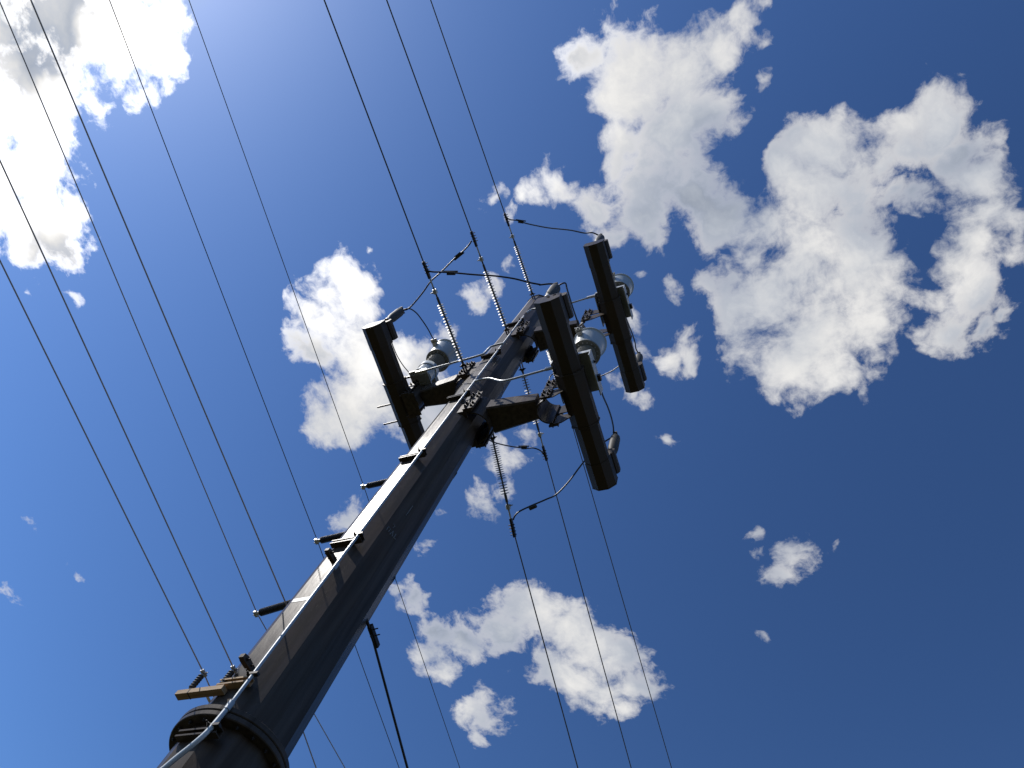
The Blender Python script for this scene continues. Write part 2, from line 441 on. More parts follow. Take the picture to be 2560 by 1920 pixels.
# anchor lugs
for z in (5.24, 3.86):
    m = MB(); ya = PY - apo(z)
    xx = PX + 0.06
    m.slab([(xx - 0.016, ya, z - 0.022), (xx - 0.016, ya, z + 0.022), (xx - 0.028, ya - 0.11, z + 0.028), (xx - 0.034, ya - 0.145, z + 0.018), (xx - 0.034, ya - 0.145, z - 0.018), (xx - 0.028, ya - 0.11, z - 0.028)], (0.040, 0, 0))
    lg = m.build('anchor_lug', DARK, pole)
    b = MB(); b.tube([(xx - 0.05, ya - 0.105, z), (xx + 0.04, ya - 0.105, z)], 0.007, 8); b.hexbolt((xx + 0.01, ya - 0.105, z), (1, 0, 0), 0.011, 0.014, 0.015); b.build('lug_bolt', BOLT, lg)
    b = MB(); b.tube([(xx - 0.045, ya - 0.05, z), (xx + 0.04, ya - 0.05, z)], 0.006, 8); b.build('lug_bolt', BOLT, lg)
# step lugs down the far flat
for k, z in enumerate((10.05, 7.9, 6.85, 5.75, 4.6)):
    a = math.radians(50 if k % 2 else 65)
    p = Vector((PX + (R(z) - 0.012) * math.cos(a), PY + (R(z) - 0.012) * math.sin(a), z))
    d = Vector((math.cos(a), math.sin(a), 0)); s_ = Vector((-d.y, d.x, 0))
    m = MB(); m.slab([p - s_ * 0.03 - Vector((0, 0, 0.05)), p - s_ * 0.03 + Vector((0, 0, 0.05)), p - s_ * 0.03 + d * 0.018 + Vector((0, 0, 0.03)), p - s_ * 0.03 + d * 0.018 - Vector((0, 0, 0.03))], s_ * 0.06)
    m.build('step_lug', DARK, pole)
m = MB(); m.loft([ring12(10.385, R(10.385) + 0.001), ring12(10.39, R(10.39) + 0.004), ring12(10.40, R(10.4) + 0.004), ring12(10.405, R(10.405) + 0.001)], False, False); m.build('weld_seam', BOLT, pole)
p0, p1 = aty(1241, 915, 2.93), aty(1262, 891, 2.93)
m = MB(); m.box((PX + 0.10, 2.925, p0.z), (PX + 0.17, 2.94, p1.z)); m.box((PX + 0.13, 2.94, p0.z + 0.02), (PX + 0.145, 3.05, p1.z - 0.02)); m.build('stub_plate', STEEL, pole)
# pull-off plates for the strain insulators and a pale band across the -y flat
m = MB(); m.box((PX - 0.083, PY - apo(4.72) - 0.0025, 4.70), (PX + 0.078, PY - apo(4.72) + 0.004, 4.745)); m.build('pale_stripe', WHITE, pole)
def facet(az_deg, u, z, lift=0.003):
    a = math.radians(az_deg); d = Vector((math.cos(a), math.sin(a), 0)); t = Vector((-d.y, d.x, 0))
    return Vector((PX, PY, z)) + d * (apo(z) + lift) + t * u
m = MB()
for (u0, z0, u1, z1) in ((-.05, 5.92, -.05, 5.98), (-.05, 5.98, -.02, 5.97), (-.02, 5.97, -.025, 5.92), (0, 5.90, .012, 5.98), (.012, 5.98, .03, 5.9), (.05, 5.97, .05, 5.90), (.05, 5.9, .075, 5.91), (-.03, 6.06, 0, 6.05), (0, 6.05, -.01, 6.01)):
    m.tube([facet(330, u0, z0), facet(330, u1, z1)], 0.004, 4, False)
m.build('chalk_scrawl', CHALK, pole)
m = MB(); m.tube([facet(330, .03, 6.3), facet(330, .035, 6.5)], 0.004, 4, False); m.build('chalk_line', CHALK, pole)

# ------------------------------------------------------------------ support arms with tubular beams
def half_shell(m, cx, cy, r, z0, z1, sgn, th=0.016, n=14):
    """half pipe, axis z, bulging towards sgn*x"""
    out = []; inn = []
    for i in range(n + 1):
        a = -math.pi / 2 + math.pi * i / n
        out.append((cx + sgn * r * math.cos(a), cy + r * math.sin(a)))
        inn.append((cx + sgn * (r - th) * math.cos(a), cy + (r - th) * math.sin(a)))
    poly = out + inn[::-1]
    N = len(poly); h = n + 1
    V = [(p[0], p[1], z0) for p in poly] + [(p[0], p[1], z1) for p in poly]
    F = [(i, (i + 1) % N, N + (i + 1) % N, N + i) for i in range(N)]
    m.add(V, F, False)
    caps = []
    for i in range(h - 1):
        j0, j1 = i, i + 1; k0, k1 = N - 1 - i, N - 2 - i
        caps += [(j0, k0, k1, j1), (N + j0, N + j1, N + k1, N + k0)]
    m.add(V, caps, False)
    for sm_i in range(len(m.sm) - len(caps) - N, len(m.sm) - len(caps)): m.sm[sm_i] = False
def oct_ring(cx, cy, cz, r, n=8, a0=22.5):
    return [(cx + r * math.cos(math.radians(a0 + 360 / n * k)), cz + r * math.sin(math.radians(a0 + 360 / n * k))) for k in range(n)]
BOLTZ = (-0.21, -0.115, 0.115, 0.21)
def support_arm(zc, sgn, reach, tip, label):
    """zc height of the arm, sgn side, reach from pole axis to beam axis"""
    xt = PX + sgn * reach
    t = thing('beam_support', (PX + sgn * R(zc), PY, zc), label, 'support arm', 'arms that hold tubular beams off the pole')
    xr = PX + sgn * (R(zc) * 0.93)                 # root joint plane
    xs = xt - sgn * tip                           # tip joint plane
    rr, rt = 0.165, 0.165
    # pole-side plates
    for sy in (-1, 1):
        m = MB(); y = PY + sy * 0.245
        m.box((PX + sgn * 0.02, y - 0.012, zc - 0.29), (xr + sgn * 0.065, y + 0.012, zc + 0.29))
        m.box((PX + sgn * 0.02, PY + sy * 0.16, zc - 0.30), (xr - sgn * 0.01, y - sy * 0.012, zc - 0.285))
        m.box((PX + sgn * 0.02, PY + sy * 0.16, zc + 0.285), (xr - sgn * 0.01, y - sy * 0.012, zc + 0.30))
        m.build('pole_plate', STEEL, t)
    # root saddle
    m = MB(); half_shell(m, xr + sgn * 0.01, PY, rr + 0.05, zc - 0.28, zc + 0.28, sgn)
    for sy in (-1, 1):
        y = PY + sy * (0.245 + 0.026)
        m.box((xr - sgn * 0.055, y - 0.012, zc - 0.28), (xr + sgn * 0.085, y + 0.012, zc + 0.28))
        m.box((xr + sgn * 0.0, PY + sy * 0.2, zc - 0.28), (xr + sgn * 0.03, y - sy * 0.012, zc + 0.28))
    sd = m.build('root_saddle', STEEL, t)
    for sy in (-1, 1):
        for k, dz in enumerate(BOLTZ):
            for dx in (-0.03, 0.05):
                b = MB(); b.hexbolt((xr + sgn * dx, PY + sy * 0.283, zc + dz), (0, sy, 0), 0.018, 0.022, 0.016)
                b.build('saddle_bolt', BOLT, sd)
    # arm: tapering box section
    xa, xb = xr + sgn * (rr + 0.045), xs - sgn * (rt + 0.025)
    m = MB()
    def sect(x, w, h, c=0.022):
        return [Vector((x, PY + a, zc + b)) for a, b in ((-w + c, -h), (w - c, -h), (w, -h + c), (w, h - c), (w - c, h), (-w + c, h), (-w, h - c), (-w, -h + c))]
    m.loft([sect(xa, 0.19, 0.155), sect(xb, 0.135, 0.135)], False)
    m.build('arm', STEEL, t)
    # tip saddle, open towards the beam
    m = MB(); half_shell(m, xs - sgn * 0.01, PY, rt, zc - 0.30, zc + 0.30, -sgn)
    for sy in (-1, 1):
        y = PY + sy * 0.195
        m.box((xs - sgn * 0.07, y - 0.012, zc - 0.30), (xs + sgn * 0.06, y + 0.012, zc + 0.30))
        m.box((xs - sgn * 0.03, PY + sy * 0.155, zc - 0.30), (xs - sgn * 0.005, y - sy * 0.012, zc + 0.30))
    if tip < 0.3: m.box((xs - sgn * 0.16, PY - 0.19, zc - 0.296), (xs + sgn * 0.05, PY + 0.19, zc - 0.284))
    sd = m.build('tip_saddle', STEEL, t)
    for sy in (-1, 1):
        for k, dz in enumerate((-0.23, -0.13, 0.13, 0.23)):
            for dx in (-0.04, 0.03):
                b = MB(); b.hexbolt((xs + sgn * dx, PY + sy * 0.207, zc + dz), (0, sy, 0), 0.017, 0.022, 0.016)
                b.build('saddle_bolt', BOLT, sd)
    # gussets from the tip saddle to the sleeve
    for sy in (-1, 1):
        y = PY + sy * 0.172
        for sz in (-1, 1):
            m = MB(); z1 = zc + sz * 0.29; z2 = zc + sz * 0.10
            m.slab([(xs - sgn * 0.05, y, z1), (xs + sgn * 0.10, y, z1), (xt - sgn * 0.12, y, z2 + sz * 0.06), (xt - sgn * 0.12, y, z2 - sz * 0.06), (xs - sgn * 0.05, y, z2 - sz * 0.06)], (0, sy * 0.012, 0))
            m.build('gusset', STEEL, t)
    # beam
    y0, y1 = (1.85, 4.44) if sgn < 0 else (1.835, 4.41)
    m = MB(); m.prism(oct_ring(xt, 0, zc, 0.168), 1, y0 + 0.02, y1 - 0.02); m.build('beam', DARK, t)
    m = MB(); m.prism(oct_ring(xt, 0, zc, 0.188), 1, PY - 0.36, PY + 0.36)
    for yy in (PY - 0.36, PY + 0.36):
        m.prism(oct_ring(xt, 0, zc, 0.196), 1, yy - 0.012, yy + 0.012)
    m.build('sleeve', DARK, t)
    # deeper end housings with a flat top for the posts
    for ya, yb in ((y0, y0 + 0.36), (y1 - 0.36, y1)):
        poly = [(xt + 0.175 * math.cos(math.radians(a)), zc + 0.175 * math.sin(math.radians(a))) for a in (202.5, 247.5, 292.5, 337.5)]
        poly = poly + [(xt + 0.1617, zc + 0.12), (xt + 0.148, zc + 0.155), (xt - 0.148, zc + 0.155), (xt - 0.1617, zc + 0.12)]
        m = MB(); m.prism(poly, 1, ya, yb)
        hs = m.build('end_housing', DARK, t)
        pd = MB(); yc0, yc1 = (ya + 0.03, yb - 0.02) if ya == y0 else (ya + 0.02, yb - 0.03)
        pd.prism([(xt - 0.12, zc + 0.150), (xt + 0.17, zc + 0.150), (xt + 0.20, zc + 0.19), (xt + 0.20, zc + 0.28), (xt + 0.17, zc + 0.31), (xt - 0.12, zc + 0.31)], 1, yc0, yc1)
        pd.build('pedestal', DARK, t)
        ye = ya if ya == y0 else yb
        cp = MB(); cp.prism([(xt + (p[0] - xt) * 1.02, zc + (p[1] - zc) * 1.02) for p in poly], 1, ye - (0.014 if ya == y0 else -0.002), ye + (-0.002 if ya == y0 else 0.014))
        cp.build('end_cap', STEEL, t)
    return t
arms = [('A', 10.66, -1, 1.50, 0.22, 'brown arm reaching left of the pole with one tubular beam across its end'),
        ('B', 9.02, 1, 1.665, 0.33, 'lowest brown arm, right of the pole, whose thick beam hides the pole top'),
        ('C', 12.42, 1, 1.84, 0.44, 'highest and farthest arm, right of the pole, with a beam nearest the big clouds')]
BX = {}
for key, zc, sgn, reach, tip, lab in arms:
    BX[key] = (PX + sgn * reach, zc)
    T = support_arm(zc, sgn, reach, tip, lab)
    if key == 'B':
        xt = BX['B'][0]; ye = 1.8185
        m = MB()
        for pts in (((-0.02, 0.075), (0.015, 0.085), (0.02, 0.06), (0.01, 0.03)), ((0.06, 0.09), (0.10, 0.093))):
            m.tube([(xt + a, ye, 9.02 + b) for a, b in pts], 0.006, 5, False)
        m.build('ink_mark', MARKP, T)
    if key == 'A':
        for dy, dz in ((-0.02, -0.05), (0.28, -0.06)):
            m = MB(); m.tube([(BX['A'][0] - 0.15, PY + dy, 10.66 + dz), (BX['A'][0] - 0.42, PY + dy, 10.66 + dz)], 0.014, 8)
            m.build('step_rod', BOLT, T)

# ------------------------------------------------------------------ bell-topped measuring units on the beams
def bell_unit(org, label):
    t = thing('bell_unit', org, label, 'transformer', 'grey bell-topped units standing on the beams')
    O = Vector(org)
    # stand: galvanised frame
    m = MB()
    def bx(a, b): m.box(O + Vector(a), O + Vector(b))
    bx((-0.24, -0.30, 0.26), (0.27, 0.26, 0.272))
    bx((0.258, -0.30, 0.05), (0.27, 0.26, 0.26))
    bx((-0.24, -0.30, 0.19), (0.27, -0.288, 0.26))
    bx((-0.24, -0.30, 0.05), (-0.228, 0.26, 0.26))
    for x in (-0.2, 0.1):
        m.slab([O + Vector((x, -0.288, 0.26)), O + Vector((x, 0.05, 0.26)), O + Vector((x, 0.05, 0.2)), O + Vector((x, -0.288, 0.2))], (0.012, 0, 0))
    m.slab([O + Vector((0.257, -0.29, 0.26)), O + Vector((0.02, -0.29, 0.26)), O + Vector((0.257, -0.05, 0.26))], (0, 0, -0.012))
    st = m.build('stand', GALV, t)
    b = MB(); b.box(O + Vector((0.272, 0.02, 0.13)), O + Vector((0.31, 0.10, 0.2))); b.build('ground_lug', BOLT, st)
    b = MB(); b.hexbolt(O + Vector((0.272, -0.15, 0.2)), (1, 0, 0), 0.016, 0.022, 0.01); b.build('stand_bolt', BOLT, st)
    m = MB(); m.lathe([(0.17, 0.28), (0.17, 0.30), (0.15, 0.31), (0.15, 0.55), (0.165, 0.70), (0.165, 0.575)], O, (0, 0, 1), 40); m.build('base_tank', PAINT, t)
    prof = [(0.135, 0.575)]
    z = 0.585
    while z < 1.12:
        prof += [(0.132, z), (0.146, z + 0.008), (0.146, z + 0.011), (0.132, z + 0.02)]; z += 0.026
    prof += [(0.132, 1.14)]
    m = MB(); m.lathe(prof, O, (0, 0, 1), 40, False); m.build('ribbed_body', BODY, t)
    m = MB(); m.lathe([(0.135, 1.14), (0.195, 1.145), (0.205, 1.15), (0.205, 1.185), (0.195, 1.19)], O, (0, 0, 1), 48, False)
    fl = m.build('flange_ring', BODY, t)
    b = MB()
    for k in range(16):
        a = 2 * math.pi * k / 16
        b.hexbolt(O + Vector((0.163 * math.cos(a), 0.163 * math.sin(a), 1.143)), (0, 0, -1), 0.009, 0.018)
    b.build('bolt_ring', ALU, fl)
    m = MB(); m.lathe([(0.2, 1.19), (0.205, 1.24), (0.212, 1.4), (0.222, 1.56), (0.228, 1.60), (0.243, 1.605), (0.245, 1.62), (0.243, 1.635), (0.225, 1.64), (0.15, 1.70), (0.05, 1.72)], O, (0, 0, 1), 56); m.build('bell', PAINT, t)
    # terminal towards -y
    m = MB(); m.box(O + Vector((-0.10, -0.265, 1.42)), O + Vector((-0.03, -0.19, 1.50))); m.box(O + Vector((-0.12, -0.32, 1.45)), O + Vector((-0.01, -0.255, 1.47)))
    m.hexbolt(O + Vector((-0.09, -0.30, 1.45)), (0, 0, -1), 0.014, 0.02, 0.015); m.hexbolt(O + Vector((-0.04, -0.30, 1.45)), (0, 0, -1), 0.014, 0.02, 0.015)
    m.build('terminal_pad', ALU, t)
    m = MB(); m.box(O + Vector((-0.03, 0.13, 0.62)), O + Vector((0.08, 0.24, 0.74))); m.lathe([(0.03, 0), (0.03, 0.12)], O + Vector((0.03, 0.2, 0.66)), (0.5, 1, -0.2), 10); m.build('junction_box', BODY, t)
    return t
UA = (BX['A'][0] + 0.33, 2.93, 10.66 - 0.02)
UB = (BX['B'][0] + 0.02, 2.95, 9.02 - 0.02)
UC = (BX['C'][0] + 0.0, 2.97, 12.42 - 0.02)
ub = bell_unit(UB, 'large grey bell unit standing on the lowest right-hand beam above the arm')
ua0 = copy_tree(ub, UA, 'grey bell unit left of the pole, in front of the white cloud')
ua = ua0
for o in [c for c in ua.children if c.name.startswith('stand')]:
    for q in list(o.children): bpy.data.objects.remove(q)
    bpy.data.objects.remove(o)
O_ = Vector(UA)
m = MB(); m.box(O_ + Vector((-0.155, -0.155, 0.245)), O_ + Vector((0.155, 0.155, 0.278))); m.box(O_ + Vector((-0.34, -0.10, 0.22)), O_ + Vector((0.10, -0.07, 0.245))); m.box(O_ + Vector((-0.34, 0.07, 0.22)), O_ + Vector((0.10, 0.10, 0.245)))
m.build('stand', GALV, ua)
copy_tree(ub, UC, 'topmost grey bell unit, half hidden behind the farthest beam')

# ------------------------------------------------------------------ posts on the beam ends
def post(org, label):
    t = thing('post_insulator', org, label, 'insulator', 'grey posts on the beam ends')
    O = Vector(org)
    m = MB(); m.lathe([(0.06, 0), (0.06, 0.03), (0.04, 0.035)], O, (0, 0, 1), 20, False); m.build('foot', ALU, t)
    m = MB(); m.lathe([(0.045, 0.03), (0.05, 0.08), (0.066, 0.16), (0.073, 0.24), (0.073, 0.54), (0.066, 0.60), (0.044, 0.64), (0.028, 0.645)], O, (0, 0, 1), 24); m.build('body', POSTG, t)
    m = MB(); m.lathe([(0.028, 0.645), (0.028, 0.70)], O, (0, 0, 1), 12); m.box(O + Vector((-0.03, -0.06, 0.66)), O + Vector((0.03, 0.06, 0.69)))
    for sy in (-0.04, 0.04): m.hexbolt(O + Vector((0, sy, 0.66)), (0, 0, -1), 0.012, 0.02)
    m.build('terminal_cap', POSTG, t)
    return t
names = {('A', 0): 'grey post leaning out of the left beam end nearest the camera, lead on top', ('A', 1): 'grey post on the rear end of the left beam, behind the pole',
         ('B', 0): 'grey post on the near end of the lowest right beam', ('B', 1): 'grey post on the rear end of the lowest right beam, over its chamfered cap',
         ('C', 0): 'grey post peeping over the near end of the farthest beam', ('C', 1): 'small grey post on the rear end of the farthest beam'}
PT = {}
proto = None
for key in 'BAC':
    for e in (0, 1):
        dx, y = {('A', 0): (0.10, 1.91), ('B', 0): (-0.07, 1.90), ('C', 0): (0.0, 1.91), ('A', 1): (0.1, 4.18), ('B', 1): (0.12, 4.19), ('C', 1): (0.08, 4.16)}[key, e]
        org = (BX[key][0] + dx, y, BX[key][1] + 0.31)
        PT[key, e] = Vector(org)
        if proto is None: proto = post(org, names[key, e])
        else: copy_tree(proto, org, names[key, e])

# ------------------------------------------------------------------ conduit
cond = thing('conduit', (CONX, PY - 0.36, -EYE), 'thin galvanised conduit running up the pole with three side branches', 'conduit')
def cy_(z): return PY - apo(z) - 0.053 - 0.016
pts = [(PX - 0.28, cy_(2.2), 0.9), (PX - 0.10, cy_(2.6), 2.55), (PX + 0.04, cy_(2.9), 2.94), (PX + 0.13, cy_(3.1), 3.12), (PX + 0.17, cy_(3.2), 3.24), (CONX, cy_(3.45), 3.45)]
m = MB(); m.tube(smoothpath(pts, 5), 0.018, 10); m.build('bent_pipe', GALV, cond)
m = MB(); m.tube([(CONX, cy_(z), z) for z in (3.46, 5, 7, 9, 11, 12.6, 13.0)], 0.0135, 10); m.build('riser_pipe', GALV, cond)
m = MB(); m.tube([(CONX, cy_(3.46), 3.40), (CONX, cy_(3.46), 3.47)], 0.022, 10); m.tube([(CONX, cy_(6.3), 5.02), (CONX, cy_(6.3), 5.10)], 0.019, 10); m.build('coupling', GALV, cond)
def z1_(x, y): return (1200 + x / 4.148, 500 + y / 4.148)
def z2_(x, y): return (850 + x / 4.148, 600 + y / 4.148)
def z3_(x, y): return (1150 + x / 4.148, 850 + y / 4.148)
def z4_(x, y): return (850 + x / 4.148, 1000 + y / 4.148)
def plane_y(pxs, ys): return [aty(p[0], p[1], y) for p, y in zip(pxs, ys)]
yb_ = cy_(9.4) - 0.02
m = MB(); m.tube(smoothpath(plane_y([z3_(150, 432), z3_(220, 410), z3_(310, 398), z3_(390, 418), z3_(450, 424), z3_(530, 408), z3_(760, 345), z3_(920, 300), z3_(1010, 272)], [yb_] * 9), 4), 0.0155, 10); m.build('branch_pipe', GALV, cond)
m = MB(); m.tube(smoothpath(plane_y([z2_(1690, 1072), z2_(1620, 1088), z2_(1560, 1110), z2_(1525, 1145), z2_(1490, 1178), z2_(1420, 1205), z2_(1250, 1252), z2_(940, 1338), z2_(790, 1380)], [cy_(11)-.02] * 9), 4), 0.0165, 10); m.build('branch_pipe', GALV, cond)
m = MB(); m.tube(smoothpath(plane_y([z1_(480, 1170), z1_(520, 1142), z1_(570, 1128), z1_(700, 1118), z1_(880, 1086), z1_(1110, 1018), z1_(1210, 988)], [cy_(13)] * 7), 4), 0.0155, 10); m.build('branch_pipe', GALV, cond)
for q, w in ((z3_(955, 288), yb_), (z2_(840, 1366), cy_(11)-.02), (z1_(1160, 1002), cy_(13))):
    p = aty(q[0], q[1], w); m = MB(); m.box(p + Vector((-0.09, -0.02, -0.02)), p + Vector((0.10, 0.02, 0.035))); m.build('end_fitting', ALU, cond)

# ------------------------------------------------------------------ strain insulators and the conductors they hold
def strain(org, end, label, nshed, rrod=0.0165, rshed=0.050):
    """from org on the pole to end where the line wire begins"""
    O, E_ = Vector(org), Vector(end)
    d = (E_ - O).normalized(); L = (E_ - O).length
    t = thing('strain_insulator', org, label, 'insulator', 'long insulators that pull the line wires off the pole')
    m = MB(); u = d.cross(Vector((0, 0, 1))).normalized(); w = u.cross(d)
    for s_ in (-1, 1): m.slab([O + u * 0.02 * s_ + w * 0.025 - d * 0.10, O + u * 0.02 * s_ + w * 0.025 + d * 0.10, O + u * 0.02 * s_ - w * 0.025 + d * 0.10, O + u * 0.02 * s_ - w * 0.025 - d * 0.10], u * 0.008)
    m.hexbolt(O + u * 0.028 + d * 0.07, u, 0.014, 0.02, 0.02); m.hexbolt(O - u * 0.02 + d * 0.07, -u, 0.014, 0.02, 0.02)
    m.build('shackle', BOLT, t)
    a, b = 0.12, L * 0.64
    m = MB(); m.lathe([(0.017, 0.06), (0.019, a), (rrod, a + 0.03), (rrod, b - 0.05), (0.019, b - 0.02), (0.019, b + 0.08), (0.013, b + 0.085), (0.013, L * 0.78)], O, d, 12); m.build('rod', RODM, t)
    pos = [a + 0.05 + (b - 0.30 - a) * k / (nshed - 1) for k in range(nshed)] + [b - 0.19 + 0.038 * k for k in range(5)]
    m = MB()
    for k, p in enumerate(pos):
        r = rshed if (k % 2 == 0 or k >= nshed) else rshed - 0.006
        m.lathe([(0.011, p + 0.008), (0.022, p + 0.004), (r - 0.004, p - 0.001), (r, p - 0.003), (r - 0.002, p - 0.006), (0.020, p - 0.003), (0.011, p - 0.008)], O, d, 20, True)
    m.build('shed_stack', SILI, t)
    m = MB(); m.lathe([(0.03, 0), (0.036, 0.02), (0.036, 0.05), (0.03, 0.07)], O + d * (L * 0.72), d, 12); m.tube([O + d * (L * 0.76), O + d * (L * 0.90)], 0.013, 8)
    m.hexbolt(O + d * (L * 0.735) + u * 0.03, u, 0.014, 0.02, 0.025)
    m.build('clevis', ALU, t)
    m = MB()
    c0 = O + d * (L * 0.86)
    m.slab([c0 + w * 0.022 - u * 0.016, c0 + w * 0.03 + d * 0.10 - u * 0.016, c0 + w * 0.022 + d * 0.26 - u * 0.016, c0 - w * 0.03 + d * 0.26 - u * 0.016, c0 - w * 0.028 - u * 0.016], u * 0.032)
    for k in range(4): m.tube([c0 + d * (0.09 + 0.045 * k) - u * 0.055, c0 + d * (0.09 + 0.045 * k) + u * 0.035], 0.0065, 6)
    m.build('wire_clamp', BOLT, t)
    return t
def wire(name, pts, r, m_, label, cat='wire', group=None, n=8):
    m = MB(); m.tube(pts, r, n)
    return tag(m.build(name, m_, None, pts[0]), label, cat, group)
def line_pts(x, y0, z0, slope, curv, y1, n=40):
    """a wire in the vertical plane x, leaving (y0, z0)"""
    out = []
    for i in range(n + 1):
        dy = (y1 - y0) * (i / n) ** 1.6
        out.append(Vector((x, y0 + dy, z0 + slope * dy + curv * dy * dy)))
    return out
def fit(x, pix):
    """heights of a wire in the plane x from where it is seen: straight line plus gentle sag"""
    P_ = [atx(a, b, x) for a, b in pix]
    return P_
D_ = lambda x, y: (x * K, y * K)
G1 = 'line wires of the upper circuit'
SP = {}
spec = [('S1', -4.1, z2_(1300, 1345), z2_(868, 235), D_(700, 0), 16, 'strain insulator nearest the left beam, sheds passing in front of the grey bell', 'upper line wire meeting the left-hand strain insulator', -30),
        ('S2', -3.82, z2_(1745, 972), D_(1018, 500), D_(835, 0), 16, 'middle one of three strain insulators above the pole, ending on its pale flat', 'upper line wire running to the middle strain insulator', -30),
        ('S3', -3.88, z1_(555, 1010), z1_(258, 145), D_(930, 0), 16, 'strain insulator fixed at the very tip of the pole', 'upper line wire running to the insulator at the pole tip', -30),
        ('T1', -3.6, (1228, 1082), D_(1110, 1150), D_(1248, 1659), 17, 'strain insulator with dark fins below the lowest arm, against thin cloud', 'line wire leaving the dark finned insulator towards the bottom edge', 40),
        ('T2', -3.62, z3_(632, 262), z3_(895, 1230), D_(1363, 1659), 15, 'strain insulator passing behind the lowest right arm', 'line wire leaving below the lowest right arm, middle of three', 40),
        ('T3', -3.6, z1_(688, 1478), z3_(1095, 650), D_(1450, 1659), 15, 'strain insulator mostly hidden behind the lowest right beam', 'line wire crossing behind the lowest right beam, rightmost of all', 40)]
for key, x, pa, pc, pe, ns, li, lw, yend in spec:
    a, c, e = atx(*pa, x), atx(*pc, x), atx(*pe, x)
    strain(a, c, li, ns, *((0.0165, 0.050) if key[0] == 'S' else (0.012, 0.060)))
    sl_ = (e.z - c.z) / (e.y - c.y)
    d = (c - a).normalized()
    w_ = line_pts(x, c.y, c.z, sl_, 0.0004, yend)
    SP[key] = c
    wire('line_wire', [c - d * 0.12] + w_, 0.0105 if key[0] == 'S' else 0.0092, WIRE, lw, 'wire', G1)

# side line posts on the left of the pole
def side_post(z, y, tip, label):
    org = (PX - R(z) + 0.004, y, z)
    t = thing('line_post', org, label, 'insulator', 'dark ribbed posts sticking out left of the pole')
    O = Vector(org); L = org[0] - tip.x; d = (tip - O).normalized(); L = (tip - O).length
    m = MB(); m.lathe([(0.05, 0), (0.05, 0.02), (0.03, 0.025)], O, d, 16, False); m.build('base_plate', BOLT, t)
    prof = [(0.026, 0.02)]; q = 0.035
    while q < L - 0.055:
        prof += [(0.027, q), (0.036, q + 0.005), (0.036, q + 0.008), (0.027, q + 0.013)]; q += 0.0165
    prof += [(0.026, L - 0.045)]
    m = MB(); m.lathe(prof, O, d, 20, False); m.build('ribbed_body', RUBBER, t)
    m = MB(); m.lathe([(0.02, L - 0.045), (0.02, L + 0.01)], O, d, 12); m.box(tip + Vector((-0.028, -0.03, -0.013)), tip + Vector((0.0, 0.03, 0.014)))
    m.hexbolt(tip + Vector((-0.028, 0.012, 0)), (-1, 0, 0), 0.008, 0.014, 0.012)
    m.build('wire_clamp', ALU, t)
    return t
G2 = 'lower line wires left of the pole'
for x, tipp, top, bot, li, lw, wm, r in (
        (-4.70, (910, 1217), D_(407, 0), D_(993, 1659), 'dark ribbed post highest on the left face of the pole', 'thin wire carried by the highest side post', WIRE, 0.0044),
        (-4.75, (794, 1353), D_(235, 0), D_(862, 1659), 'dark ribbed post beside the small wedge lug, middle of three', 'thin wire carried by the middle side post', WIRE, 0.0044),
        (-4.85, (643, 1534), D_(0, 10), D_(745, 1659), 'dark ribbed post lowest on the left face, over the pale stripe', 'brownish wire carried by the lowest side post', COPPER, 0.0048)):
    tp = atx(*tipp, x); a = atx(*top, x); b = atx(*bot, x)
    side_post(tp.z + 0.0, PY, tp, li)
    s1 = (a.z - tp.z) / (a.y - tp.y); s2 = (b.z - tp.z) / (b.y - tp.y)
    A_ = line_pts(x, tp.y, tp.z, s1, 0.0003, -32); B_ = line_pts(x, tp.y, tp.z, s2, 0.0003, 40)
    wire('line_wire', A_[::-1] + B_[1:], r, wm, lw, 'wire', G2)

# timber crossarm with two pin insulators
YC = PY - apo(3.62) - 0.034
ZC = 3.645
ca = thing('timber_crossarm', (-4.05, YC, ZC), 'short pale timber crossarm low on the pole, left of the conduit', 'crossarm')
m = MB(); m.box((-4.30, YC - 0.028, ZC - 0.014), (PX - 0.02, YC + 0.028, ZC + 0.026)); m.build('plank', WOOD, ca)
m = MB(); m.box((-4.192, YC - 0.030, ZC - 0.016), (-4.185, YC + 0.030, ZC + 0.028)); m.build('steel_strap', BOLT, ca)
def pin(org, label):
    t = thing('pin_insulator', org, label, 'insulator', 'small dark pin insulators on the timber crossarm')
    O = Vector(org)
    m = MB(); m.lathe([(0.012, 0), (0.012, 0.012), (0.006, 0.014), (0.006, 0.05)], O, (0, 0, 1), 12); m.build('steel_pin', BOLT, t)
    prof = [(0.015, 0.03)]
    for k in range(6): prof += [(0.016, 0.034 + 0.022 * k), (0.0225, 0.042 + 0.022 * k), (0.0225, 0.047 + 0.022 * k), (0.016, 0.054 + 0.022 * k)]
    m = MB(); m.lathe(prof + [(0.012, 0.168)], O, (0, 0, 1), 24, False); m.build('ribbed_body', RUBBER, t)
    m = MB(); m.lathe([(0.009, 0.165), (0.009, 0.185)], O, (0, 0, 1), 12); m.box(O + Vector((-0.012, -0.03, 0.182)), O + Vector((0.012, 0.03, 0.20))); m.hexbolt(O + Vector((0.012, 0, 0.19)), (1, 0, 0), 0.008, 0.014, 0.012); m.build('wire_clamp', ALU, t)
    return t
q1 = aty(*(380 + 510 / 4.148, 1520 + 708 / 4.148), YC); q2 = aty(*(380 + 860 / 4.148, 1520 + 622 / 4.148), YC)
pL = pin((q1.x, YC, ZC + 0.028), 'small dark pin insulator on the free end of the timber crossarm')
copy_tree(pL, (q2.x, YC, ZC + 0.028), 'small dark pin insulator between timber crossarm and pole edge')
